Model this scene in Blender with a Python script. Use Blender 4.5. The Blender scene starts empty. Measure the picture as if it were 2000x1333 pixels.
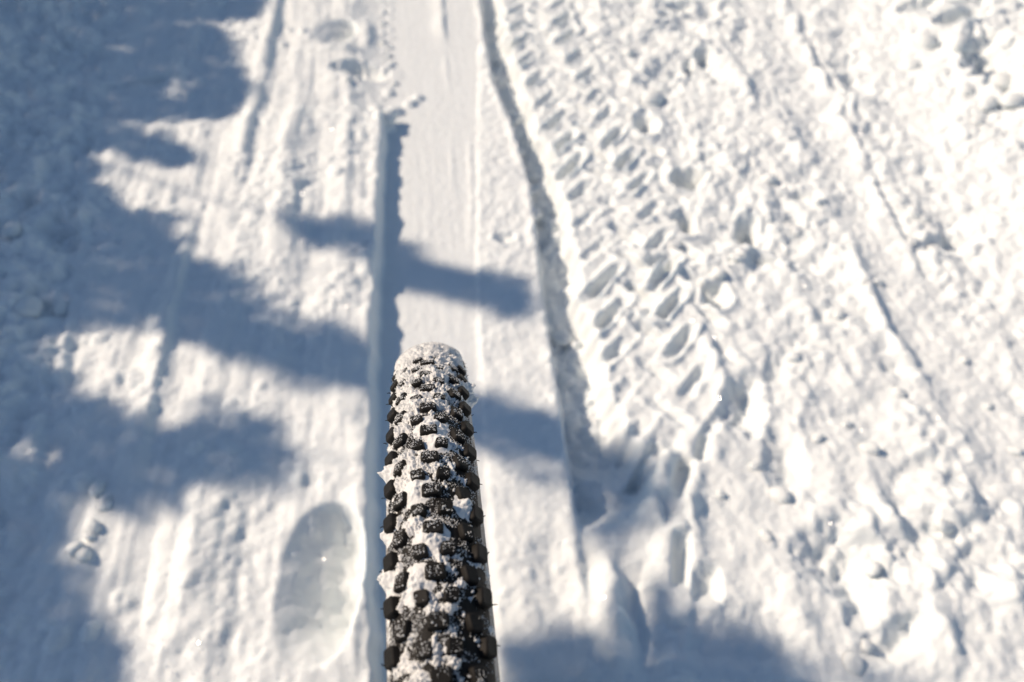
import bpy, math, random
import numpy as np
from mathutils import Vector, Matrix

R = math.radians
scene = bpy.context.scene
C = scene.collection

# ------------------------------------------------------------------ camera
CAM = np.array((0.015, -0.178, 1.056)); PITCH, YAW, FPX = R(47.1), R(6.5), 1612.0
cam = bpy.data.cameras.new('camera'); cam_o = bpy.data.objects.new('camera', cam); C.objects.link(cam_o)
cam.sensor_width = 36; cam.lens = 36 * FPX / 2000; cam.clip_start = 0.02; cam.clip_end = 500
cam_o.location = CAM; cam_o.rotation_euler = (R(90) - PITCH, 0, -YAW)
cam.dof.use_dof = True; cam.dof.focus_distance = 0.49; cam.dof.aperture_fstop = 6.0; cam.dof.aperture_blades = 0
scene.camera = cam_o

# ------------------------------------------------------------------ sky and sun
SUN_EL, SUN_SWING = R(38), R(23)              # light travels towards +x, swung SUN_SWING towards -y
TRAVEL = np.array((math.cos(SUN_SWING), -math.sin(SUN_SWING)))
to_sun = Vector((-TRAVEL[0] * math.cos(SUN_EL), -TRAVEL[1] * math.cos(SUN_EL), math.sin(SUN_EL)))
world = bpy.data.worlds.new('World'); scene.world = world; world.use_nodes = True
wt = world.node_tree; bg = wt.nodes['Background']
sky = wt.nodes.new('ShaderNodeTexSky'); sky.sky_type = 'NISHITA'; sky.sun_disc = False
sky.sun_elevation = SUN_EL; sky.sun_rotation = math.atan2(to_sun.x, to_sun.y)
sky.altitude = 600; sky.air_density = 1.0; sky.dust_density = 0.3; sky.ozone_density = 0.4
wt.links.new(sky.outputs[0], bg.inputs[0]); bg.inputs[1].default_value = 0.078
sun = bpy.data.lights.new('sun', 'SUN'); sun.energy = 4.0; sun.angle = R(0.53); sun.color = (1.0, 0.815, 0.638)
sun_o = bpy.data.objects.new('sun', sun); C.objects.link(sun_o)
sun_o.rotation_euler = to_sun.to_track_quat('Z', 'Y').to_euler(); sun_o.location = (-3, 1, 3)
vs = scene.view_settings; vs.view_transform = 'Standard'; vs.look = 'None'; vs.gamma = 1; vs.use_curve_mapping = False
vs.exposure = 0.22
scene.cycles.max_bounces = 4; scene.cycles.diffuse_bounces = 2; scene.cycles.glossy_bounces = 2
scene.cycles.sample_clamp_indirect = 6

# ------------------------------------------------------------------ helpers
_F = np.array((math.sin(YAW) * math.cos(PITCH), math.cos(YAW) * math.cos(PITCH), -math.sin(PITCH)))
_R = np.array((math.cos(YAW), -math.sin(YAW), 0)); _U = np.cross(_R, _F)
def plan(u, v, z=0.015):
    """image pixel, cast through the camera -> point of the ground plan, in metres"""
    d = _F + _R * (u - 1000) / FPX + _U * (666.5 - v) / FPX
    return (CAM + d * ((z - CAM[2]) / d[2]))[:2]

def tag(o, label=None, cat=None, group=None, kind=None):
    for k, v in (('label', label), ('category', cat), ('group', group), ('kind', kind)):
        if v: o[k] = v
    return o
def link(name, me, mat=None, parent=None):
    if mat is not None and not me.materials: me.materials.append(mat)
    o = bpy.data.objects.new(name, me); C.objects.link(o)
    if parent is not None: o.parent = parent
    return o
def mesh_np(name, V, faces, smooth=True):
    """faces: (n,3) or (n,4) int array"""
    me = bpy.data.meshes.new(name); V = np.asarray(V, np.float32); faces = np.asarray(faces, np.int32)
    k = faces.shape[1]
    me.vertices.add(len(V)); me.vertices.foreach_set('co', V.ravel())
    me.loops.add(faces.size); me.loops.foreach_set('vertex_index', faces.ravel())
    me.polygons.add(len(faces)); me.polygons.foreach_set('loop_start', np.arange(0, faces.size, k, dtype=np.int32))
    me.polygons.foreach_set('use_smooth', np.full(len(faces), smooth))
    me.update(calc_edges=True); me.validate()
    return me
def grid_faces(n, m, wrap=False):
    """n rows x m columns"""
    i = np.arange(n if wrap else n - 1)[:, None]; j = np.arange(m - 1)[None, :]; i2 = (i + 1) % n
    return np.stack([i * m + j, i * m + j + 1, i2 * m + j + 1, i2 * m + j], -1).reshape(-1, 4)

_rng = np.random.RandomState(7)
_perm = _rng.permutation(4096).astype(np.int64); _ang = _rng.rand(4096) * 2 * math.pi
_gx, _gy = np.cos(_ang), np.sin(_ang)
def perlin(x, y, seed=0):
    xi, yi = np.floor(x).astype(np.int64), np.floor(y).astype(np.int64); fx, fy = x - xi, y - yi
    def g(a, b):
        h = _perm[(_perm[(xi + a + seed * 131) & 4095] + yi + b + seed * 57) & 4095]
        return _gx[h] * (fx - a) + _gy[h] * (fy - b)
    u = fx * fx * fx * (fx * (fx * 6 - 15) + 10); v = fy * fy * fy * (fy * (fy * 6 - 15) + 10)
    a, b, c, d = g(0, 0), g(1, 0), g(0, 1), g(1, 1)
    return ((a + u * (b - a)) * (1 - v) + (c + u * (d - c)) * v) * 1.5
def fbm(x, y, f, octv=4, seed=0, gain=0.5):
    s = 0.0; a = 1.0
    for o in range(octv):
        s = s + a * perlin(x * f, y * f, seed + o * 3); f *= 2.03; a *= gain
    return s
def sstep(a, b, x):
    t = np.clip((x - a) / (b - a), 0, 1); return t * t * (3 - 2 * t)

# ------------------------------------------------------------------ materials
def new_mat(name):
    m = bpy.data.materials.new(name); m.use_nodes = True
    return m, m.node_tree, m.node_tree.nodes['Principled BSDF']
def node(t, kind, **kw):
    n = t.nodes.new(kind)
    for k, v in kw.items():
        if hasattr(n, k): setattr(n, k, v)
        else: n.inputs[k].default_value = v
    return n
def snow_mat(name, scale, dist, sss, col=(0.828, 0.872, 0.870)):
    m, t, p = new_mat(name)
    tc = node(t, 'ShaderNodeTexCoord')
    n1 = node(t, 'ShaderNodeTexNoise', Scale=scale, Detail=5.0, Roughness=0.62)
    n2 = node(t, 'ShaderNodeTexNoise', Scale=scale * 0.09, Detail=3.0)
    t.links.new(tc.outputs['Object'], n1.inputs['Vector']); t.links.new(tc.outputs['Object'], n2.inputs['Vector'])
    mix = node(t, 'ShaderNodeMix', data_type='RGBA')
    t.links.new(n2.outputs[0], mix.inputs[0])
    mix.inputs[6].default_value = (*[c * 0.965 for c in col], 1); mix.inputs[7].default_value = (*[min(c * 1.03, .95) for c in col], 1)
    t.links.new(mix.outputs[2], p.inputs['Base Color'])
    b = node(t, 'ShaderNodeBump', Strength=0.5, Distance=dist)
    t.links.new(n1.outputs[0], b.inputs['Height']); t.links.new(b.outputs[0], p.inputs['Normal'])
    p.inputs['Roughness'].default_value = 0.62; p.inputs['Specular IOR Level'].default_value = 0.25
    if sss:
        p.subsurface_method = 'BURLEY'; p.inputs['Subsurface Weight'].default_value = 1.0
        p.inputs['Subsurface Scale'].default_value = sss
        p.inputs['Subsurface Radius'].default_value = (0.75, 0.9, 1.0)
    return m
M_SNOW = snow_mat('trodden_snow', 300.0, 0.0012, 0.005)
M_CRUST = snow_mat('caked_snow', 1900.0, 0.0005, 0, (0.75, 0.76, 0.75))

# ------------------------------------------------------------------ the ground, one sheet
def axis(lo, hi, step, far):
    a = list(np.arange(lo, hi + step / 2, step)); s = step
    up = []; x = a[-1]
    while x < far: s *= 1.17; x += s; up.append(x)
    s = step; dn = []; x = a[0]
    while x > -far: s *= 1.17; x -= s; dn.append(x)
    return np.array(dn[::-1] + a + up)
XS = axis(-1.25, 1.62, 0.0038, 60.0); YS = axis(0.14, 2.24, 0.0038, 60.0)
X, Y = np.meshgrid(XS, YS)                     # rows run along y

def line(pts, z=0.015):
    """a line that runs along the track, as x of y"""
    p = np.array([plan(u, v, z) for u, v in pts]); p = p[np.argsort(p[:, 1])]
    return lambda y: np.interp(y, p[:, 1], p[:, 0])
def rect(x0, x1, y0, y1):
    i0, i1 = np.searchsorted(YS, (y0, y1)); j0, j1 = np.searchsorted(XS, (x0, x1))
    return slice(max(i0, 0), i1 + 1), slice(max(j0, 0), j1 + 1)

e_left = line([(744, -60), (746, 120), (745, 235), (738, 450), (733, 600), (727, 760), (722, 900), (722, 1050), (728, 1333)], .022)
e_floor = line([(938, -60), (932, 250), (929, 450), (930, 600), (948, 900), (975, 1333)], 0)
e_trough = line([(930, -60), (945, 60), (962, 150), (1000, 235), (1036, 360), (1044, 420), (1052, 520), (1072, 650), (1090, 760), (1110, 900), (1124, 1000), (1138, 1100), (1160, 1333)], .012)
e_tread = line([(960, -60), (988, 90), (1042, 240), (1082, 340), (1098, 420), (1114, 510), (1140, 620), (1160, 730), (1210, 830), (1262, 930), (1235, 1010), (1210, 1080), (1290, 1333)], .008)
e_band0 = line([(1640, 400), (1690, 500), (1745, 620), (1830, 760), (1920, 900), (2060, 1120), (1500, 100), (1420, -60)], .02)
e_band1 = line([(1690, 330), (1760, 440), (1840, 560), (1930, 700), (2060, 880), (1600, 120), (1540, -60)], .02)
e_bank = line([(1640, -60), (1720, 120), (1800, 270), (1880, 400), (1960, 520), (2080, 700)], .04)
e_shade = line([(250, -60), (230, 300), (190, 600), (130, 900), (60, 1333)], .02)

dL = X - e_left(Y) + .005 * perlin(Y * 3.1, Y * 0 + 7.7, 53); dF = X - e_floor(Y); dT = X - e_trough(Y); dD = X - e_tread(Y)
dB0 = X - e_band0(Y); dB1 = X - e_band1(Y); dK = X - e_bank(Y); dS = X - e_shade(Y)
flat = lambda s: fbm(X, Y, *s)
n_big = fbm(X, Y, 2.6, 3, 1); n_mid = fbm(X, Y, 13, 4, 5); n_small = fbm(X, Y, 42, 4, 11); n_fine = fbm(X, Y, 120, 3, 23)
n_str = fbm(X * 15, Y * 1.3, 1.0, 4, 31, .55)       # dragged along the track
n_str2 = fbm(X * 90, Y * 2.0, 1.0, 3, 37)
billow = 1 - np.abs(fbm(X, Y, 24, 3, 41)) * 1.6

calm = .6 + .4 * sstep(.5, 1.15, Y); n_small = n_small * calm; n_fine = n_fine * calm
near = sstep(3.8, 1.9, np.hypot(X, Y - 1))      # the detailed patch in view
H = np.zeros_like(X)
# the crown left of the rut, its ragged wall and the smooth packed floor
rag = 0.004 * perlin(Y * 16, Y * 0, 3) + 0.002 * perlin(Y * 41, X * 0, 8)
wall = 1 - sstep(-0.003, 0.012, dL + rag * sstep(.0, .012, dL + .01))
fluff = sstep(-.2, .5, fbm(X, Y, 5, 2, 67))
y_end = plan(745, 225, .02)[1]; away = sstep(y_end - .03, y_end + .07, Y)
wall = wall * (1 - away) + (1 - sstep(-.11, .03, dL)) * away
crown = 0.038 - .018 * away + 0.0056 * n_str + 0.0036 * n_mid + (.0008 + .0036 * fluff) * n_small + .0010 * fluff * n_fine + 0.003 * n_big
teeth = 0.75 * perlin(Y * 13.5, Y * 0 + 3.3, 9) + 0.45 * perlin(Y * 29, Y * 0 + 1.3, 12)
crown += 0.017 * np.exp(-((dL + 0.010) / 0.016) ** 2) * (0.15 + teeth) * near * (1 - away)
floor = 0.00035 * n_str2 + 0.00035 * n_small + 0.00012 * n_fine
H = np.where(dL < 0.06, crown * wall + floor * (1 - wall), floor)
# fluffy shelf between floor and trough
shelf = sstep(-0.004, 0.008, dF)
H += shelf * (0.005 + 0.0022 * n_mid + 0.0020 * n_small + 0.0010 * n_fine)
# the trough and the trodden ground beyond
lip = 0.014 * perlin(Y * 13, Y * 0 + 8.1, 44) + 0.010 * perlin(Y * 33, Y * 0 + 2.1, 45) + .008 * n_mid
tw = np.maximum(e_tread(Y) - e_trough(Y) + lip, .022) + .006
q = np.clip(dT / tw, 0, 1.4)
cut = sstep(-.002, .010, dT) * (1 - 0.15 * np.clip(q, 0, 1) ** 2) * sstep(1.15, .80, q) * sstep(plan(1170, 1035)[1], plan(1170, 950)[1], Y) * (1 + .25 * n_mid)
H += -cut * (0.052 + 0.006 * n_mid) + cut * (0.0030 * n_small + .003 * n_mid)
H += 0.004 * np.exp(-((dT + .008) / .009) ** 2) * (0.5 + n_mid)
right = sstep(0.0, 0.02, dD)
H += right * (0.003 + 0.0020 * n_mid + 0.0010 * n_small + 0.0005 * n_fine)
rough = sstep(0.20, 0.34, dD) * (1 - .75 * sstep(-.06, .05, dK)) * (1 - 0.9 * sstep(-.03, .02, dB0) * sstep(.03, -.02, dB1)) * near
patchy = .35 + .9 * sstep(-.35, .55, fbm(X, Y, 4.5, 2, 51))
H += rough * patchy * (0.0078 * n_mid + 0.0019 * n_small + 0.012 * n_big + 0.011 * fbm(X, Y, 7, 2, 79) + 0.0026 * (billow - .4) + 0.0004 * n_fine)
band = sstep(-.02, .03, dB0) * sstep(.04, -.01, dB1)
H += band * (-0.006 + 0.0008 * n_str)
# the bank at the right: a slope that faces the sun, then tumbled snow
H += 0.055 * sstep(-0.04, 0.24, dK) + sstep(.12, .3, dK) * (.016 * fbm(X, Y, 7, 3, 73) + .006 * n_mid) + sstep(-.02, .1, dK) * (0.003 * n_mid + .0008 * n_small)
# left: shaded rough ground that rises gently to the young trees
left = sstep(0.05, -0.12, dS)
H += left * (0.014 * n_mid + 0.0070 * n_small + 0.012 * n_big + 0.05 * sstep(0, -.6, dS))
H += (1 - near) * (0.05 * fbm(X, Y, .5, 3, 61))

SC = 1.15
def ridge(pts, h, wl, wr, z=.02, wob=.003, k=1.0):
    h, wl, wr = h * k, wl * SC, wr * SC * 1.15
    """a crest (or a groove) along the track: steep on one side, easy on the other; ends taper"""
    f = line(pts, z); p = np.array([plan(u, v, z) for u, v in pts])
    y0, y1 = p[:, 1].min(), p[:, 1].max(); s = rect(p[:, 0].min() - .2, p[:, 0].max() + .2, y0 - .02, y1 + .02)
    x, y = X[s], Y[s]; d = x - f(y) + wob * perlin(y * 14, y * 0 + h * 900, 17) + (.012 * n_mid[s] if wob > .004 else 0)
    prof = np.where(d < 0, np.exp(-(d / wl) ** 2), np.exp(-(d / wr) ** 2))
    H[s] += h * prof * sstep(y0 - .02, y0 + min(.16, (y1 - y0) * .45), y) * sstep(y1 + .02, y1 - min(.16, (y1 - y0) * .45), y) * (.9 + .45 * perlin(y * 8, y * 0 + h * 500, 19))
def local(u, v, r, ang, z=.012):
    cx, cy = plan(u, v, z); s = rect(cx - r, cx + r, cy - r, cy + r)
    dx, dy = X[s] - cx, Y[s] - cy; c, n = math.cos(R(ang)), math.sin(R(ang))
    return s, dx * c + dy * n, -dx * n + dy * c
def pit(u, v, L, W, ang, depth, rim=.25, soft=.35, z=.012, sq=0.0):
    """a pressed hollow, L by W metres, ang from +x in the ground plan"""
    L, W, depth = L * SC, W * SC, depth * 1.08; s, a, b = local(u, v, max(L, W) * 1.5 + .01, ang, z)
    k = np.maximum(np.abs(a) / (L / 2), np.abs(b) / (W / 2)) * sq + np.hypot(a / (L / 2), b / (W / 2)) * (1 - sq)
    k = k + (.16 * n_small[s] + .10 * n_mid[s]) * (1 - sq)
    H[s] += -depth * sstep(1 + soft * .4, 1 - soft, k) + depth * rim * np.exp(-((k - 1.28) / .22) ** 2)
def boot(u, v, W, L, ang, slope, base, z=.02):
    """a boot print whose sole tilts: it deepens towards one side and ends there in a sharp wall"""
    W, L = W * SC, L * SC; s, a, b = local(u, v, L * .8, ang, z)
    k = ((np.abs(a) / (W / 2)) ** 2.5 + (np.abs(b) / (L / 2)) ** 2.5) ** .4 + .035 * n_mid[s]; rough_ = fbm(X[s], Y[s], 34, 3, 88)
    f_ = .85 * sstep(1.25, .85, k); H[s] = H[s] * (1 - f_) + base * f_
    al = -W / 2 * np.clip(1 - (np.abs(b) / (L / 2)) ** 2.5, 0, 1) ** .4; fade = .35 + .65 * sstep(-L * .48, -L * .18, b)
    H[s] += .0030 * rough_ * sstep(1.0, .85, k)
    H[s] -= fade * slope * np.clip(a - al - .004, 0, 1) * sstep(1.03, .94, k + .02 * n_small[s]) * (1 + .16 * n_mid[s] + .06 * n_small[s])
def bump(u, v, rx, ry, ang, h, z=.012, p=2):
    rx, ry, h = rx * SC, ry * SC, h * SC; s, a, b = local(u, v, max(rx, ry) * 2.6, ang, z)
    H[s] += h * np.exp(-np.hypot(a / rx, b / ry) ** p) * (1 + .25 * n_small[s])

# crests and grooves left of the rut
ridge([(548, -40), (535, 40), (505, 190), (482, 290), (463, 380)], .017, .026, .012)
ridge([(400, -40), (385, 60), (372, 140)], .010, .02, .008)
ridge([(385, 425), (362, 520), (340, 620), (318, 730), (290, 835), (272, 940), (258, 1010)], .011, .013, .010)
ridge([(432, 850), (418, 930), (400, 1010), (380, 1120), (362, 1230), (345, 1340)], .014, .018, .030)
ridge([(590, 180), (560, 320), (548, 480), (530, 600)], .010, .022, .020)
ridge([(640, 230), (632, 400), (620, 600)], -.006, .012, .012)
ridge([(690, 150), (680, 300), (672, 440)], .004, .012, .010)
ridge([(300, 980), (290, 1150), (262, 1300)], -.007, .016, .008)
ridge([(470, 640), (478, 760), (470, 900)], .006, .010, .014)
ridge([(160, 380), (110, 800), (70, 1050)], -.010, .010, .02)
ridge([(190, 300), (150, 560), (108, 900)], .010, .02, .008)
ridge([(60, 500), (40, 700), (20, 840)], .014, .03, .012)
ridge([(352, 90), (348, 180)], .012, .012, .008)
# thin crests on the packed floor
ridge([(862, -30), (866, 60), (876, 95)], .010, .020, .004, 0)
ridge([(868, 100), (876, 180)], .003, .006, .003, 0)
ridge([(884, 230), (884, 330), (882, 400)], .0016, .004, .003, 0)
ridge([(918, 250), (922, 380), (922, 520)], .003, .006, .004, 0)
ridge([(836, 400), (830, 560)], .0012, .003, .003, 0)
# crests over the right half, all slanting the way the track runs
ridge([(1530, -30), (1570, 70), (1620, 160), (1660, 240), (1700, 330), (1740, 420), (1800, 520), (1845, 580)], .018, .022, .008, wob=.007, k=.8)
ridge([(1650, 420), (1672, 480), (1700, 560), (1740, 640), (1800, 720), (1830, 790)], .014, .014, .008, wob=.007, k=.8)
ridge([(1590, 60), (1640, 150), (1690, 260)], .008, .012, .008, wob=.007, k=.8)
ridge([(1400, 60), (1440, 120), (1472, 190), (1480, 240)], .020, .035, .010, wob=.007, k=.8)
ridge([(1560, 560), (1610, 650), (1660, 730), (1720, 800)], .011, .016, .008, wob=.007, k=.8)
ridge([(1480, 330), (1520, 420), (1550, 500)], .010, .016, .010, wob=.007, k=.8)
ridge([(1840, 850), (1875, 910), (1900, 960), (1930, 1020)], .022, .030, .010, wob=.007, k=.8)
ridge([(1700, 930), (1735, 1000), (1768, 1060)], .016, .025, .009, wob=.007, k=.8)
ridge([(1830, 1170), (1862, 1235), (1895, 1310)], .018, .03, .010, wob=.007, k=.8)
ridge([(1360, 600), (1390, 680), (1420, 740), (1455, 840)], .014, .020, .010, wob=.007, k=.8)
ridge([(1960, 1080), (2000, 1160)], .016, .03, .010, wob=.007, k=.8)
ridge([(1320, 200), (1330, 330), (1350, 470)], -.010, .014, .014, wob=.007, k=.8)
ridge([(1215, 1050), (1240, 1150), (1262, 1260), (1280, 1345)], -.030, .010, .022, wob=.007, k=.8)
ridge([(1150, 1010), (1160, 1080), (1180, 1180)], -.020, .014, .016, wob=.007, k=.8)
ridge([(1540, 840), (1560, 900), (1600, 980)], -.012, .014, .02, wob=.007, k=.8)
ridge([(1520, 1080), (1570, 1180), (1600, 1290)], .012, .03, .014, wob=.007, k=.8)
# boot prints
boot(624, 1146, .100, .208, -5, .70, .036)
bump(680, 1268, .05, .03, 15, .010); bump(705, 1110, .012, .10, 0, .010)
boot(655, 62, .090, .125, -12, .50, .018); bump(665, 102, .06, .012, -8, .012); bump(718, 70, .016, .05, 0, .012)
pit(705, 138, .12, .06, -12, .024, .1, .5)
pit(690, 135, .05, .03, 0, .008)
# the tread-marked lane: paired slanting hollows with raised blocks between
e_lane = line([(960, -60), (988, 90), (1042, 240), (1082, 340), (1098, 420), (1114, 510), (1138, 620), (1158, 730), (1180, 830), (1205, 930), (1232, 1030)], .008)
xl = X - e_lane(Y); y_near = plan(1250, 900)[1]
live = sstep(y_near, y_near + .05, Y) * sstep(2.2, 2.0, Y) * (.75 + .5 * sstep(-.4, .3, n_big))
for xc, ang, L, W, ph, d in ((.044, 46, .090, .022, 0, .0115), (.112, -50, .072, .020, .5, .0110), (.170, 48, .074, .021, .15, .0105), (.232, -58, .062, .022, .7, .008)):
    P_ = .092; kk = np.round(Y / P_ - ph); yc = (kk + ph) * P_ + .010 * np.sin(kk * 12.9); xo = xc + .008 * np.sin(kk * 7.3 + xc * 90)
    a_, b_ = (xl - xo) * math.cos(R(ang)) + (Y - yc) * math.sin(R(ang)), -(xl - xo) * math.sin(R(ang)) + (Y - yc) * math.cos(R(ang))
    k_ = np.maximum(np.abs(a_) / (L / 2), np.abs(b_) / (W / 2)) * .7 + np.hypot(a_ / (L / 2), b_ / (W / 2)) * .3 + .16 * n_small + .16 * n_mid
    H += live * (1 + .4 * np.sin(kk * 5.1)) * (-d * sstep(1.3, .3, k_) + d * .5 * np.exp(-((k_ - 1.5) / .35) ** 2))
for (u, v, L, W, a, d) in [
    (1265, 900, .062, .024, 46, .014), (1330, 930, .06, .022, 62, .014),
    (1372, 870, .038, .016, 66, .010), (1290, 510, .05, .03, 10, .011), (1330, 1090, .06, .022, 74, .014), (1315, 1000, .03, .05, 0, .012),
    (1380, 1140, .03, .05, -10, .013)]:
    pit(u, v, L * 1.2, W, a, d * 1.25, .05, .42, sq=.85)
    cx, cy = plan(u, v); o_ = .023 if a > 0 else .018
    for sg in (1, -1):                          # the blocks pressed up on either side
        s_ = rect(cx - .08, cx + .08, cy - .08, cy + .08); dx, dy = X[s_] - cx, Y[s_] - cy; c_, n_ = math.cos(R(a)), math.sin(R(a))
        aa_, bb_ = dx * c_ + dy * n_, -dx * n_ + dy * c_ + sg * o_
        H[s_] += (.0065 if sg > 0 else .004) * np.exp(-(aa_ / (L * .62)) ** 4 - (bb_ / .011) ** 2)
for (u, v, rx, ry, a, h) in [
    (1290, 950, .03, .06, -4, .016), (1340, 1010, .02, .05, -30, .012),
    (1195, 1200, .02, .055, -8, .020), (1240, 620, .02, .02, 0, .008)]:
    bump(u, v, rx, ry, a, h)
# deeper hollows in the churned snow
for (u, v, L, W, a, d) in [
    (1345, 345, .055, .045, 20, .026), (1262, 240, .04, .07, -10, .020), (1340, 430, .028, .05, -5, .020), (1400, 575, .035, .05, -10, .024),
    (1462, 440, .03, .06, -20, .020), (1490, 500, .05, .02, -30, .014), (1375, 105, .03, .055, -10, .018), (1345, 120, .02, .05, -20, .016),
    (1330, 10, .05, .03, 0, .016), (1300, 30, .03, .02, 0, .012), (1450, 790, .045, .09, -20, .024), (1520, 720, .03, .05, -20, .012),
    (1535, 900, .04, .09, -15, .015), (1655, 1095, .09, .075, -20, .022), (1680, 1160, .04, .08, -10, .014), (1440, 1270, .12, .08, 0, .018),
    (1765, 715, .05, .03, -20, .012), (1660, 150, .03, .03, 0, .012), (1570, 380, .05, .04, -40, .010), (1750, 1250, .09, .03, 20, .014),
    (1080, 1100, .06, .09, -8, .008), (985, 460, .03, .025, 0, .006), (250, 726, .030, .034, 0, .005),
    (490, 1080, .07, .13, -4, .004), (280, 165, .12, .03, 15, .014),
    (130, 470, .05, .09, 10, .014), (60, 420, .05, .05, 0, .012), (1920, 150, .09, .20, -18, .03), (1800, 40, .10, .05, 0, .026),
    (1860, 70, .10, .04, 10, .026), (1950, 200, .06, .10, -10, .026), (1860, 470, .10, .035, 8, .012), (1815, 905, .09, .025, 10, .010)]:
    pit(u, v, L * 1.2, W * 1.2, a, d * (1.9 if v < 650 else 1.0), .12, .95)

# clods frozen into the surface
rs = np.random.RandomState(21)
def clod(cx, cy, r, h):
    s = rect(cx - r * 1.6, cx + r * 1.6, cy - r * 1.6, cy + r * 1.6)
    dx, dy = X[s] - cx, Y[s] - cy
    if dx.size == 0: return
    k = (dx * dx + dy * dy) / (r * r) * (1 + .35 * n_small[s])
    H[s] += h * np.clip(1 - k, 0, 1) ** .75
def clods(n, lo, hi, keep, rr):
    c = 0
    while c < n:
        x = lo[0] + rs.rand() * (hi[0] - lo[0]); y = lo[1] + rs.rand() * (hi[1] - lo[1])
        if rs.rand() > keep(x, y): continue
        r = rr[0] * (rr[1] / rr[0]) ** (rs.rand() ** 2.0); clod(x, y, r, r * (.22 + .36 * rs.rand())); c += 1
patch = lambda x, y, f, s: float(np.clip(.35 + 1.3 * perlin(np.array([x * f]), np.array([y * f]), s)[0], 0, 1))
clods(420, (.15, .2), (1.6, 2.2), lambda x, y: patch(x, y, 5, 2) * float(x > e_tread(y) + .16) * (.12 if e_band0(y) < x < e_band1(y) else 1) * (.5 if x > e_bank(y) else 1), (.004, .017))
clods(120, (-.05, 1.3), (1.0, 2.2), lambda x, y: patch(x, y, 6, 5) * float(x > e_tread(y)), (.004, .016))
clods(700, (-1.1, .2), (-.12, 2.2), lambda x, y: patch(x, y, 5, 7) * (1.0 if x < e_shade(y) + .05 else .35), (.004, .018))
clods(110, (-.16, 1.5), (.02, 2.15), lambda x, y: float(abs(x - e_left(y) - .012) < .016), (.004, .011))
clods(60, (-.06, .5), (.3, 2.1), lambda x, y: float(abs(x - e_trough(y)) < .008), (.005, .013))
clods(170, (-.05, .45), (.4, 2.1), lambda x, y: float(0.004 < x - e_trough(y) < .06), (.006, .018))
clods(130, (-.05, .45), (.45, 2.1), lambda x, y: float(abs(x - e_tread(y)) < .02), (.006, .020))
clods(60, (-.12, .3), (.2, 1.95), lambda x, y: float(e_floor(y) < x < e_trough(y)) * .8, (.004, .010))
for u, v, r, h in [(752, 238, .022, .018), (770, 205, .022, .014), (800, 190, .018, .012), (815, 178, .016, .010), (735, 205, .018, .012), (760, 170, .016, .010)]:
    x, y = plan(u, v, .02); clod(x, y, r, h)

H += near * (.0009 * n_fine)
n, m = X.shape
ground_me = mesh_np('ground', np.stack([X, Y, H], -1).reshape(-1, 3), grid_faces(n, m))
ground = tag(link('ground', ground_me, M_SNOW), kind='structure')
def height(x, y):
    i = np.clip(np.searchsorted(YS, y), 1, n - 1); j = np.clip(np.searchsorted(XS, x), 1, m - 1)
    return float(max(H[i, j], H[i - 1, j - 1]) * .5 + min(H[i, j - 1], H[i - 1, j]) * .5)

# ------------------------------------------------------------------ young spruces beside the track, they cast the shade
M_BARK, t_, p_ = new_mat('spruce_bark')
nz = node(t_, 'ShaderNodeTexNoise', Scale=60.0, Detail=4.0); rp = node(t_, 'ShaderNodeValToRGB')
rp.color_ramp.elements[0].color = (.05, .035, .025, 1); rp.color_ramp.elements[1].color = (.16, .11, .08, 1)
t_.links.new(nz.outputs[0], rp.inputs[0]); t_.links.new(rp.outputs[0], p_.inputs['Base Color']); p_.inputs['Roughness'].default_value = .9
M_NEEDLE, t_, p_ = new_mat('spruce_needles')
nz = node(t_, 'ShaderNodeTexNoise', Scale=9.0, Detail=2.0); rp = node(t_, 'ShaderNodeValToRGB')
rp.color_ramp.elements[0].color = (.02, .045, .018, 1); rp.color_ramp.elements[1].color = (.06, .10, .04, 1)
t_.links.new(nz.outputs[0], rp.inputs[0]); t_.links.new(rp.outputs[0], p_.inputs['Base Color']); p_.inputs['Roughness'].default_value = .55

def tube(path, radii, sides=6):
    V, Fc = [], []
    for k, (p, r) in enumerate(zip(path, radii)):
        a = path[min(k + 1, len(path) - 1)] - path[max(k - 1, 0)]; a = a / (np.linalg.norm(a) + 1e-9)
        u = np.cross(a, (0.3, .2, 1) if abs(a[2]) < .9 else (1, .1, 0)); u /= np.linalg.norm(u); w = np.cross(a, u)
        for s in range(sides):
            th = 2 * math.pi * s / sides; V.append(p + r * (u * math.cos(th) + w * math.sin(th)))
    for k in range(len(path) - 1):
        for s in range(sides):
            s2 = (s + 1) % sides; Fc.append((k * sides + s, k * sides + s2, (k + 1) * sides + s2, (k + 1) * sides + s))
    return np.array(V), np.array(Fc)
def join(parts):
    V, Fc, o = [], [], 0
    for v, f in parts: V.append(v); Fc.append(f + o); o += len(v)
    return np.concatenate(V), np.concatenate(Fc)

def inside(poly, P):
    p = np.array(poly, float); r = np.zeros(len(P), bool); j = len(p) - 1
    for i in range(len(p)):
        c = (p[i, 1] > P[:, 1]) != (p[j, 1] > P[:, 1])
        r ^= c & (P[:, 0] < (p[j, 0] - p[i, 0]) * (P[:, 1] - p[i, 1]) / (p[j, 1] - p[i, 1] + 1e-12) + p[i, 0]); j = i
    return r
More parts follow.
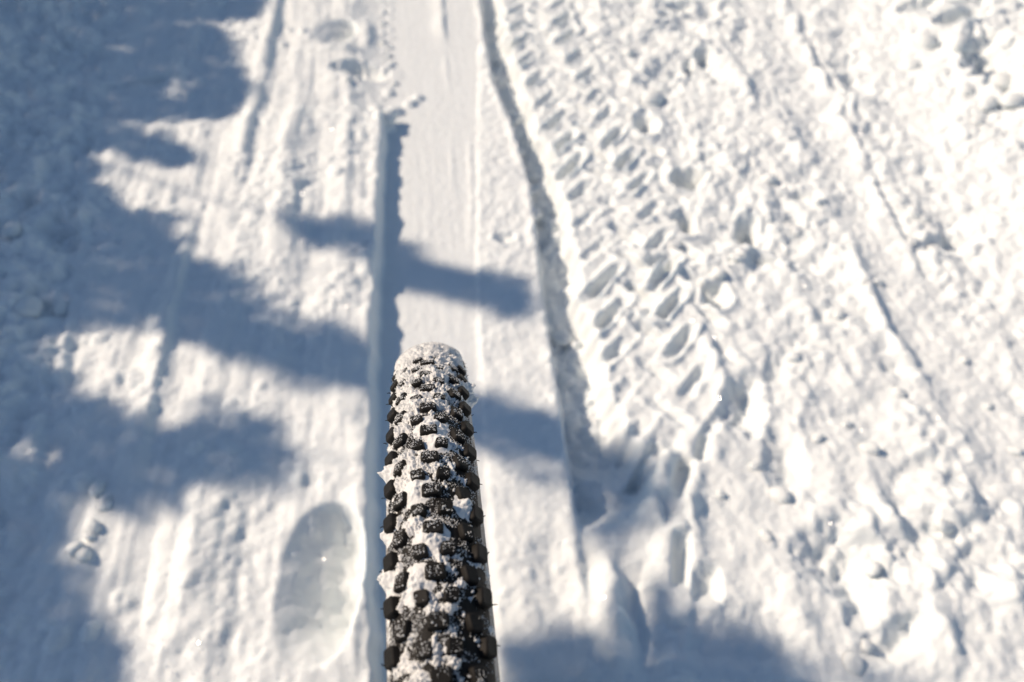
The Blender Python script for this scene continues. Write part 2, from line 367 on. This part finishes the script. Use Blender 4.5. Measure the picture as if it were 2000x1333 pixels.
# shade outlines on the ground, in image pixels; unseen boughs are shaped to cast them
SHADE = [
    [(-700, -150), (430, -150), (515, 0), (505, 32), (440, 36), (400, 45), (440, 75), (466, 110), (462, 150), (500, 185), (478, 212), (425, 243), (330, 236), (275, 252),
     (192, 226), (215, 250), (300, 275), (415, 330), (395, 345), (330, 332), (240, 308), (195, 318), (225, 370), (262, 415), (290, 448), (330, 430), (385, 470), (372, 520), (440, 545), (505, 565),
     (520, 605), (600, 640), (725, 690), (740, 778), (680, 768), (560, 728), (430, 690), (370, 662), (300, 640), (200, 632), (100, 690), (130, 750), (190, 800), (250, 830), (330, 852),
     (345, 870), (420, 842), (540, 845), (580, 875), (610, 915), (560, 940), (445, 945), (415, 1000), (330, 990), (260, 985), (200, 968), (190, 1010), (120, 1080), (160, 1110),
     (215, 1150), (225, 1200), (215, 1250), (265, 1300), (290, 1400), (-500, 1400)],
    [(590, 450), (735, 452), (745, 492), (690, 497), (610, 484)],
    [(735, 452), (800, 488), (900, 518), (1000, 542), (1036, 568), (1014, 590), (920, 574), (830, 548), (735, 530)],
    [(715, 685), (920, 765), (1000, 776), (1088, 812), (1096, 870), (1050, 884), (950, 866), (920, 845), (735, 782)],
    [(955, 1258), (1060, 1240), (1150, 1238), (1195, 1300), (1215, 1210), (1235, 1130), (1272, 1130), (1290, 1210), (1330, 1262), (1375, 1215), (1435, 1218), (1475, 1290), (1550, 1335), (1600, 1420), (940, 1420)],
    [(1096, 812), (1180, 850), (1285, 925), (1292, 970), (1205, 1000), (1130, 1004), (1104, 900)],
    [(1500, 1235), (1560, 1200), (1620, 1255), (1700, 1240), (1730, 1300), (1820, 1335), (1850, 1420), (1560, 1420)]]
g = np.random.RandomState(4); twigs = []; tuft = []
for k, poly in enumerate(SHADE):
    q = np.array([plan(u, v, .02) for u, v in poly]); lo, hi = q.min(0), q.max(0)
    cnt = int(np.prod(hi - lo) * (4800, 5200, 5200, 5200, 5200, 5200, 900)[k]); P = lo + g.rand(cnt, 2) * (hi - lo); P = P[inside(q, P)]
    for x, y in P:
        cx = -2.70 + .13 * g.randn(); L = (x - cx) / TRAVEL[0]
        tuft.append(k); x, y = x + .017 * g.randn(), y + .017 * g.randn(); twigs.append((cx, y - L * TRAVEL[1], .02 + L * math.tan(SUN_EL)))
twigs = np.array(twigs)
tuft = np.array(tuft); TRUNKS = [twigs[tuft == 4][:, 1].min() - .25] + list(np.linspace(twigs[tuft != 4][:, 1].min() + .1, twigs[:, 1].max() - .1, 7))
owner = np.argmin(np.abs(twigs[:, 1][:, None] - np.array(TRUNKS)[None] + .03 * g.randn(len(twigs), 1)), 1)
owner = np.where((tuft == 4) | (tuft == 6), 0, np.maximum(owner, 1))  # first tree, out of view, is added to cast the near right shade
for k, ty in enumerate(TRUNKS):
    T = twigs[owner == k]
    if len(T) == 0: continue
    tx = -2.73 + .06 * g.randn(); gz = height(tx, ty); top = T[:, 2].max(); base = np.array((tx, ty, gz))
    o = bpy.data.objects.new('young_spruce', None); C.objects.link(o); o.location = base
    tag(o, 'young green spruce standing in the snow beside the track' if k else 'unseen lanky young spruce, bare stem, one tufted top shaped to cast shade', 'tree', 'young spruces standing in a row beside the track')
    if k:                                      # the skirt of low boughs
        sz_ = .12 + .62 * g.rand(260); sr_ = .30 * np.sqrt(g.rand(260)) * (1.05 - .3 * sz_); sa_ = g.rand(260) * 6.283
        T = np.concatenate([T, np.stack([tx + sr_ * np.cos(sa_), ty + sr_ * np.sin(sa_), gz + sz_], 1)])
    hi = T[np.argsort(-T[:, 2])[:12]].mean(0) if k else np.array((tx, ty, T[:, 2].mean())); zs = np.linspace(-.08, hi[2] - gz - .01, 12); s = np.clip(zs / zs[-1], 0, 1) ** 2
    path = np.stack([(hi[0] - tx) * s + .006 * np.sin(zs * 9), (hi[1] - ty) * s + .006 * np.cos(zs * 8) - .006, zs], 1)
    wood = [tube(path, np.linspace(.009, .0014, 12), 8)]; Vn = []
    for c in T - base:
        zj = max(c[2] - .10 - .3 * np.hypot(c[0], c[1]), .05); a = np.array([np.interp(zj, path[:, 2], path[:, i]) for i in range(3)])
        out = c - a; out /= np.linalg.norm(out) + 1e-9
        ax = out * .8 + .5 * g.randn(3) * (1, 1, .5); ax /= np.linalg.norm(ax); ln = .045; p, e = c - ax * ln * .5, c + ax * ln * .5
        if g.rand() < .04:
            mid = (a + p) / 2 + (0, 0, -.015); wood.append(tube(np.array([a, mid, p, e]), [.003, .002, .0015, .001], 4))
        m_ = 46; t = g.rand(m_, 1); b = p + (e - p) * t; dr = g.randn(m_, 3); dr -= (dr @ ax)[:, None] * ax; dr /= np.linalg.norm(dr, axis=1)[:, None] + 1e-9
        dr = dr * .85 + ax * .5; tip = b + dr * .016 * (.8 + .5 * g.rand(m_, 1)); w = np.cross(dr, g.randn(m_, 3)); w *= .0032 / (np.linalg.norm(w, axis=1)[:, None] + 1e-9)
        Vn.append(np.stack([b - w, b + w, tip], 1).reshape(-1, 3))
    Vn = np.concatenate(Vn); wv, wf = join(wood)
    link('trunk', mesh_np('trunk', wv, wf), M_BARK, o); link('crown', mesh_np('crown', Vn, np.arange(len(Vn)).reshape(-1, 3), False), M_NEEDLE, o)

# ------------------------------------------------------------------ loose lumps of snow
def lump_mesh(seed, jag):
    g = np.random.RandomState(seed); nu, nv = 14, 22
    th = np.linspace(0.0, math.pi, nu)[:, None]; ph = np.linspace(0, 2 * math.pi, nv + 1)[None, :-1]
    P = np.stack([np.sin(th) * np.cos(ph), np.sin(th) * np.sin(ph), np.cos(th) * np.ones_like(ph)], -1)
    r = np.ones(P.shape[:2])
    for k in range(9):
        d = g.randn(3); d /= np.linalg.norm(d); r += jag * g.randn() * np.clip(P @ d, 0, 1) ** (2 + 5 * g.rand())
    for k in range(30):
        d = g.randn(3); d /= np.linalg.norm(d); r += jag * .28 * g.randn() * np.exp(-(1 - P @ d) * 22)
    r[0] = r[0].mean(); r[-1] = r[-1].mean()
    V = (P * r[..., None]); V[..., 2] *= .75
    V = V.reshape(-1, 3); i = np.arange(nu - 1)[:, None]; j = np.arange(nv)[None, :]; j2 = (j + 1) % nv
    Fc = np.stack([i * nv + j, (i + 1) * nv + j, (i + 1) * nv + j2, i * nv + j2], -1).reshape(-1, 4)
    return mesh_np('snow_lump', V, Fc)
lumps = [lump_mesh(s, .20) for s in range(40, 46)]
for l in lumps: l.materials.append(M_SNOW)
def lump(u, v, r, label, group=None, flat=1.0, z=.02, sink=.42):
    x, y = plan(u, v, z); g = np.random.RandomState(int(u * 7 + v))
    o = link('snow_lump', lumps[g.randint(6)]); zz = height(x, y)
    o.location = (x, y, zz + r * .75 * flat * (1 - 2 * sink) * .5 + r * .1); o.rotation_euler = (g.randn() * .3, g.randn() * .3, g.rand() * 6)
    o.scale = (r * (.9 + .3 * g.rand()), r * (.9 + .3 * g.rand()), r * flat)
    tag(o, label, 'snow lump', group)
lump(68, 628, .022, 'pale flat-topped snow lump lying alone in the deep tree shade', flat=.9, sink=.1)
lump(38, 472, .020, 'small round snow lump in the tree shade beyond the flat-topped one', sink=.2)
lump(122, 612, .014, 'small snow lump beside the pale flat-topped lump in the tree shade')
lump(1276, 184, .024, 'rounded snow lump beside a hollow in the churned snow')
lump(1404, 527, .014, 'egg-shaped snow lump at the lip of a dark hollow in churned snow')
lump(1527, 960, .013, 'lone egg-shaped snow lump at the foot of the churned ground')
lump(1714, 1102, .014, 'snow lump on the rim of the broad shaded hollow')
lump(1098, 615, .020, 'shaded snow lump lying in the narrow trough between the lanes', flat=.8)
lump(756, 232, .020, 'broken snow block where the wall of the smooth rut ends', flat=.9)
for u, v, r in [(198, 968, .012), (212, 1000, .010), (190, 1045, .012), (160, 1085, .016), (175, 1098, .010), (215, 985, .008), (186, 1065, .008)]:
    lump(u, v, r, 'snow crumb at the edge of the tree shade near the lit ridge', 'crumbs along the edge of the shade')
for u, v, r in [(1015, 268, .012), (1046, 300, .010), (1042, 335, .012), (1045, 385, .016), (1000, 75, .012), (975, 82, .010)]:
    lump(u, v, r, 'snow crumb fallen into the shaded trough beside the smooth rut', 'crumbs in the trough')
for u, v, r in [(1815, 55, .030), (1800, 90, .022), (1880, 85, .024), (1895, 155, .020), (1935, 190, .022), (1980, 190, .022), (1975, 120, .03), (1920, 210, .016)]:
    lump(u, v, r, 'chunk of tumbled snow on the bright bank beyond the track', 'tumbled chunks on the bank', z=.08, sink=.5)
for u, v, r in [(1790, 412, .016), (1812, 420, .013), (1785, 462, .014), (1832, 468, .012), (1690, 548, .010), (1720, 540, .010), (1600, 395, .012), (1560, 440, .011), (1545, 420, .010), (1250, 30, .012), (1230, 96, .016), (1390, 150, .012), (1440, 500, .012), (1500, 340, .014), (1640, 610, .011), (1320, 470, .012), (1555, 690, .014), (1700, 870, .02), (1600, 850, .014), (1660, 820, .012), (1480, 900, .016), (1760, 760, .014), (1890, 690, .014), (1940, 780, .012), (1850, 1020, .02), (1990, 870, .014), (1670, 1290, .02), (1700, 1250, .014), (1410, 960, .012), (1500, 1040, .014)]:
    x_, y_ = plan(u, v, .02); big_ = 'larger crumbly snow lump' if r >= .014 else 'small snow crumb'
    if x_ < e_band0(y_) - .25: w_ = 'lying loose beside the tread-marked lane'
    elif x_ < e_band0(y_): w_ = 'on the churned snow along the smooth slanting band'
    else: w_ = 'between the smooth slanting band and the bright bank'
    if v > 650: r *= .7
    lump(u, v, r, big_ + ' ' + w_, 'loose lumps on the churned snow')
for u, v, r in [(745, 35, .010), (748, 72, .010), (760, 80, .008), (758, 98, .008), (765, 112, .008), (688, 135, .007), (698, 152, .007), (680, 160, .008), (770, 150, .008)]:
    lump(u, v, r, 'tiny snow crumb beside the far boot print', 'tiny crumbs by the boot print')

# ------------------------------------------------------------------ bicycle front wheel
M_RUB, t_, p_ = new_mat('black_rubber')
tc = node(t_, 'ShaderNodeTexCoord'); nz = node(t_, 'ShaderNodeTexNoise', Scale=420.0, Detail=4.0); n2 = node(t_, 'ShaderNodeTexNoise', Scale=2600.0, Detail=2.0)
t_.links.new(tc.outputs['Object'], nz.inputs[0]); t_.links.new(tc.outputs['Object'], n2.inputs[0])
rp = node(t_, 'ShaderNodeValToRGB'); rp.color_ramp.elements[0].color = (.004, .004, .004, 1); rp.color_ramp.elements[1].color = (.013, .011, .009, 1)
t_.links.new(nz.outputs[0], rp.inputs[0]); t_.links.new(rp.outputs[0], p_.inputs['Base Color']); p_.inputs['Roughness'].default_value = .62; p_.inputs['Specular IOR Level'].default_value = .22
bp = node(t_, 'ShaderNodeBump', Strength=.35, Distance=.0004); t_.links.new(n2.outputs[0], bp.inputs['Height']); t_.links.new(bp.outputs[0], p_.inputs['Normal'])
M_SIDE, t_, p_ = new_mat('dusty_sidewall')
tc = node(t_, 'ShaderNodeTexCoord'); nz = node(t_, 'ShaderNodeTexNoise', Scale=90.0, Detail=6.0, Roughness=.7)
t_.links.new(tc.outputs['Object'], nz.inputs[0]); rp = node(t_, 'ShaderNodeValToRGB')
rp.color_ramp.elements[0].position = .35; rp.color_ramp.elements[1].position = .75
rp.color_ramp.elements[0].color = (.13, .118, .105, 1); rp.color_ramp.elements[1].color = (.46, .44, .42, 1)
t_.links.new(nz.outputs[0], rp.inputs[0]); t_.links.new(rp.outputs[0], p_.inputs['Base Color']); p_.inputs['Roughness'].default_value = .6
M_METAL, t_, p_ = new_mat('black_anodised_metal'); p_.inputs['Base Color'].default_value = (.03, .03, .032, 1); p_.inputs['Metallic'].default_value = .7; p_.inputs['Roughness'].default_value = .35
M_STEEL, t_, p_ = new_mat('spoke_steel'); p_.inputs['Base Color'].default_value = (.5, .5, .5, 1); p_.inputs['Metallic'].default_value = 1; p_.inputs['Roughness'].default_value = .3

RW = 0.35; LUG = 0.0031; RS = 0.0260; RC = RW - LUG - RS         # wheel radius, lug height, section radius, section centre
bike = bpy.data.objects.new('bicycle', None); C.objects.link(bike); bike.location = (0, 0, 0.0)
tag(bike, 'bicycle with a black knobbly front tyre caked in snow, standing in the smooth rut', 'bicycle')
HUBZ = RW - .001
def on_tyre(th, a, out=0.0):
    """point on the tyre: th round the wheel from the top forwards, a across the section"""
    rr = RC + (RS + out) * np.cos(a); x = (RS + out) * np.sin(a)
    return np.stack(np.broadcast_arrays(x, rr * np.sin(th), HUBZ + rr * np.cos(th)), -1)
def lathe(name, prof, seg, mat, parent):
    """prof: (x, r) pairs round the axle"""
    P = np.array(prof); th = np.linspace(0, 2 * math.pi, seg, endpoint=False)
    V = np.stack(np.broadcast_arrays(P[None, :, 0], P[None, :, 1] * np.sin(th)[:, None], HUBZ + P[None, :, 1] * np.cos(th)[:, None]), -1).reshape(-1, 3)
    return link(name, mesh_np(name, V, grid_faces(seg, len(P), True)[:, ::-1]), mat, parent)
TREAD = R(66)
aa = np.linspace(-TREAD, TREAD, 36)
tyre = lathe('tyre', [(RS * math.sin(a), RC + RS * math.cos(a)) for a in aa], 240, M_RUB, bike)
for s in (-1, 1):
    a2 = np.linspace(TREAD, R(150), 20); lathe('sidewall', [(s * RS * math.sin(a), RC + RS * math.cos(a)) for a in a2][::-s], 200, M_SIDE, tyre)
lathe('rim', [(.0135, .303), (.0145, .298), (.014, .288), (.006, .278), (-.006, .278), (-.014, .288), (-.0145, .298), (-.0135, .303)], 96, M_METAL, bike)
hub = lathe('hub', [(-.052, .004), (-.052, .010), (-.034, .011), (-.034, .026), (-.030, .026), (-.028, .014), (.028, .014), (.030, .026), (.034, .026), (.034, .011), (.052, .010), (.052, .004)], 32, M_METAL, bike)
sv, sf = tube(np.array([(0, 0, 0), (0, 0, .5), (0, 0, 1.0)]), [.0009] * 3, 6); spoke_me = mesh_np('spoke', sv, sf); spoke_me.materials.append(M_STEEL)
for k in range(32):
    th = 2 * math.pi * k / 32; s = 1 if k % 2 else -1; t0 = th + (.9 if (k // 2) % 2 else -.9)
    p0 = Vector((s * .031, .024 * math.sin(t0), HUBZ + .024 * math.cos(t0))); p1 = Vector((s * .003, .281 * math.sin(th), HUBZ + .281 * math.cos(th)))
    o = link('spoke', spoke_me, None, bike); d = p1 - p0; o.location = p0; o.rotation_euler = d.to_track_quat('Z', 'Y').to_euler(); o.scale = (1, 1, d.length)
# fork above the wheel, behind the edge of the picture
for s in (-1, 1):
    pth = np.array([(s * .058, 0, HUBZ), (s * .058, -.006, HUBZ + .03), (s * .056, -.050, HUBZ + .18), (s * .052, -.098, HUBZ + .36), (s * .048, -.122, HUBZ + .43)])
    v, f = tube(pth, [.012, .016, .019, .017, .017], 16); link('fork_leg', mesh_np('fork_leg', v, f), M_METAL, bike)
v, f = tube(np.array([(-.066, -.122, HUBZ + .425), (-.04, -.128, HUBZ + .44), (0, -.132, HUBZ + .448), (.04, -.128, HUBZ + .44), (.066, -.122, HUBZ + .425)]), [.014, .02, .023, .02, .014], 14)
link('fork_crown', mesh_np('fork_crown', v, f), M_METAL, bike)
v, f = tube(np.array([(0, -.13, HUBZ + .44), (0, -.17, HUBZ + .55), (0, -.19, HUBZ + .60)]), [.018, .0143, .0143], 14); link('steerer', mesh_np('steerer', v, f), M_METAL, bike)

def lug_mesh(name, w, l, h, cant):
    """rounded rubber block, w across, l along, h high; cant tapers one side"""
    V = []; N = 12
    for (z, k) in ((-.0012, 1.10), (h * .45, 1.03), (h * .86, .97), (h, .84)):
        for q in range(N):
            t = 2 * math.pi * (q + .5) / N; c, s = math.cos(t), math.sin(t); e = .38
            x = math.copysign(abs(c) ** e, c) * w / 2 * k; y = math.copysign(abs(s) ** e, s) * l / 2 * k
            V.append((x + cant * y, y, z))
    Fq = [(r * N + q, r * N + (q + 1) % N, (r + 1) * N + (q + 1) % N, (r + 1) * N + q) for r in range(3) for q in range(N)]
    c0 = len(V); V.append((0, 0, h * .985)); V = np.array(V)
    me = bpy.data.meshes.new(name); me.from_pydata(V.tolist(), [], Fq + [(3 * N + q, 3 * N + (q + 1) % N, c0) for q in range(N)])
    for p in me.polygons: p.use_smooth = p.index < 24
    me.materials.append(M_RUB); return me
LUGS = {'centre': lug_mesh('knob', .0097, .0079, LUG, 0), 'pair_r': lug_mesh('knob', .0073, .0072, LUG, .12), 'pair_l': lug_mesh('knob', .0073, .0072, LUG, -.12),
        'mid_r': lug_mesh('knob', .0073, .0084, LUG, -.2), 'mid_l': lug_mesh('knob', .0073, .0084, LUG, .2),
        'side_r': lug_mesh('knob', .0082, .0098, LUG + .0006, .1), 'side_l': lug_mesh('knob', .0082, .0098, LUG + .0006, -.1)}
NP = 90; PITCH_A = 2 * math.pi / NP; PH = R(-0.32)
places = []
for i in range(NP):
    t = PH + i * PITCH_A
    places += [(t, R(14.5), 'pair_r'), (t, R(-14.5), 'pair_l'), (t + PITCH_A * .06, R(53), 'side_r'), (t + PITCH_A * .06, R(-53), 'side_l'),
               (t + PITCH_A * .5, 0.0, 'centre'), (t + PITCH_A * .47, R(37), 'mid_r'), (t + PITCH_A * .47, R(-37), 'mid_l')]
wrap = lambda t: (t + math.pi) % (2 * math.pi) - math.pi
places.sort(key=lambda p: abs(wrap(p[0]) - R(20)))
def frame_at(th, a):
    nrm = Vector((math.sin(a), math.cos(a) * math.sin(th), math.cos(a) * math.cos(th)))
    fwd = Vector((0, math.cos(th), -math.sin(th))); sidev = fwd.cross(nrm)
    p = Vector(on_tyre(np.array(th), np.array(a)).tolist())
    return Matrix(((sidev.x, fwd.x, nrm.x, p.x), (sidev.y, fwd.y, nrm.y, p.y), (sidev.z, fwd.z, nrm.z, p.z), (0, 0, 0, 1)))
rest = []
hv, hf = tube(np.array([(0, 0, 0), (.0005, 0, .0010), (.0012, 0, .0018), (.0020, 0, .0021)]), [.00042, .00034, .00028, .00015], 5)
hair_me = mesh_np('rubber_hair', hv, hf); hair_me.materials.append(M_RUB)
rh = random.Random(5)
for k, (t, a, kind) in enumerate(places):
    mtx = frame_at(t, a)
    if k < 300:
        o = link('knob', LUGS[kind], None, tyre); o.matrix_local = mtx
        if kind.startswith('side') and -.25 < wrap(t) < 1.0 and rh.random() < .8:
            sg = 1 if kind == 'side_r' else -1
            o = link('rubber_hair', hair_me, None, tyre)
            m2 = frame_at(t - (.006 if rh.random() < .7 else -.005), sg * R(64)) @ Matrix.Translation((0, 0, LUG * .75))
            o.matrix_local = m2 @ Matrix.Rotation(R(-sg * 20) + rh.gauss(0, .25), 4, 'Y') @ Matrix.Rotation(rh.gauss(0, .5), 4, 'Z') @ Matrix.Diagonal((sg * rh.uniform(.5, .95), 1, rh.uniform(.5, 1.0), 1))
    else:
        me = LUGS[kind]; co = np.array([(mtx @ v.co)[:] for v in me.vertices]); rest.append((co, me))
V, Fq, Ft, o_ = [], [], [], 0
for co, me in rest:
    V.append(co)
    for p in me.polygons: (Fq if len(p.vertices) == 4 else Ft).append([i + o_ for i in p.vertices])
    o_ += len(co)
me = bpy.data.meshes.new('knob_ring'); me.from_pydata(np.concatenate(V).tolist(), [], Fq + Ft); me.materials.append(M_RUB)
tag(link('knob_ring', me, None, tyre), kind='stuff')

# snow packed between the knobs
T0, T1 = R(-16), R(80)
nt, na = 920, 210
th = np.linspace(T0, T1, nt)[:, None] * np.ones((1, na)); ac = np.linspace(R(-74), R(80), na)[None, :] * np.ones((nt, 1))
su, sv_ = th * RW, ac * RS                       # metres along and across
def crust(su, sv, th, ac):
    big = fbm(su, sv, 46, 3, 71); mid = fbm(su, sv, 190, 3, 77); gr = fbm(su, sv, 700, 3, 83)
    cover = -.46 + .20 * sstep(R(9), R(2), th) + 1.6 * sstep(R(14), R(42), th) + 1.0 * sstep(R(36), R(46), th) + .28 * sstep(.2, -.5, ac) - .42 * sstep(.25, .75, ac) * (1 - sstep(R(30), R(42), th)) - .5 * sstep(.85, 1.05, np.abs(ac)) * (1 - sstep(R(25), R(40), th))
    h = .0024 * (cover + 1.35 * big + .75 * mid) + (.0012 - .0006 * sstep(R(30), R(44), th)) * gr
    return np.clip(h, -.0012, .0062) * (1 - .65 * sstep(.75, 1.15, np.abs(ac)) * (h > 0))
hc = crust(su, sv_, th, ac)
# lumps stuck on, read off the photograph's tyre
def stuck(t, a, r, h):
    d2 = ((su - t) / r) ** 2 + ((sv_ - a * RS) / (r * .8)) ** 2
    return h * np.exp(-d2) * (1 + .5 * fbm(su, sv_, 320, 3, 91))
for t, a, r, h in [(.193, 1.15, .009, .0055), (.175, 1.25, .007, .006), (.090, -1.05, .006, .0055), (.018, -1.08, .006, .0055), (.045, -1.12, .005, .004), (.052, .70, .006, .004),
                   (.030, -.05, .008, .0032), (.112, .05, .009, .0034), (.098, .2, .007, .003), (.062, -.3, .008, .003), (.006, -.35, .008, .003), (.150, -.2, .008, .003), (.27, .1, .03, .0025)]:
    hc = np.maximum(hc, stuck(t, a, r, h) - .0004)
edge = sstep(0, .02, (th - T0)) * sstep(0, .02, (T1 - th)) * sstep(0, .06, ac - R(-74)) * sstep(0, .06, R(80) - ac)
hc = -.0015 + (hc + .0015) * edge
tag(link('packed_snow', mesh_np('packed_snow', on_tyre(th, ac, hc).reshape(-1, 3), grid_faces(nt, na)), M_CRUST, bike), 'white snow packed between the tyre knobs')
# loose grains of frost on knobs and casing
g = np.random.RandomState(99); N = 52000
gt = R(-14) + g.rand(N) * R(80); ga = (g.rand(N) * 2 - 1) * R(72)
keep = (.55 + .9 * fbm(gt * RW, ga * RS, 110, 2, 95) + .7 * sstep(R(6), R(30), gt) - .45 * sstep(.1, .6, ga) * (1 - sstep(R(22), R(36), gt))) > g.rand(N); gt, ga = gt[keep], ga[keep]; N = len(gt)
top = crust(gt * RW, ga * RS, gt, ga)
for (t, a, kind) in places[:300]:
    w = {'c': .0097, 'p': .0073, 'm': .0073, 's': .0082}[kind[0]]; l = {'c': .0079, 'p': .0072, 'm': .0084, 's': .0098}[kind[0]]
    ins = (np.abs(ga - a) * (RS + LUG) < w * .42) & (np.abs((gt - wrap(t)) * RW) < l * .42); top[ins] = np.maximum(top[ins], LUG)
    if kind[0] == 's' and abs(a) > 0: top[ins & (g.rand(N) < .75)] = -.01      # the outer faces stay clean
top = np.maximum(top, 0); sel = (top >= 0); ok = crust(gt * RW, ga * RS, gt, ga) > -.009
cen = on_tyre(gt, ga, top + .0001); sz = .00018 + .00034 * g.rand(N) ** 2
octa = np.array([(1, 0, 0), (-1, 0, 0), (0, 1, 0), (0, -1, 0), (0, 0, 1), (0, 0, -1)], float)
of = np.array([(0, 2, 4), (2, 1, 4), (1, 3, 4), (3, 0, 4), (2, 0, 5), (1, 2, 5), (3, 1, 5), (0, 3, 5)])
V = cen[:, None, :] + octa[None] * sz[:, None, None] * (1 + .5 * g.randn(N, 6, 1) * .6)
tag(link('frost_grains', mesh_np('frost_grains', V.reshape(-1, 3), (of[None] + 6 * np.arange(N)[:, None, None]).reshape(-1, 3), False), M_CRUST, bike), kind='stuff')

# ------------------------------------------------------------------ ice crystals that glint
M_ICE, t_, p_ = new_mat('ice_crystal'); p_.inputs['Base Color'].default_value = (.9, .93, .96, 1); p_.inputs['Roughness'].default_value = .13; p_.inputs['Specular IOR Level'].default_value = .8
g = np.random.RandomState(123); N = 130000
cx = -1.2 + g.rand(N) * 2.7; cy = .2 + g.rand(N) * 1.95
i = np.clip(np.searchsorted(YS, cy), 1, n - 1); j = np.clip(np.searchsorted(XS, cx), 1, m - 1); cz = H[i, j] + .0006
nr = g.randn(N, 3); nr[:, 2] = np.abs(nr[:, 2]) + .4; nr /= np.linalg.norm(nr, axis=1)[:, None]
u = np.cross(nr, g.randn(N, 3)); u /= np.linalg.norm(u, axis=1)[:, None]; w = np.cross(nr, u); s = (.0006 + .0006 * g.rand(N))[:, None]
c0 = np.stack([cx, cy, cz], 1)
V = np.stack([c0 + u * s, c0 + w * s, c0 - u * s, c0 - w * s], 1).reshape(-1, 3)
tag(link('ice_crystals', mesh_np('ice_crystals', V, np.arange(4 * N).reshape(-1, 4), False), M_ICE), 'tiny glinting ice crystals scattered over the snow', 'ice crystals', kind='stuff')
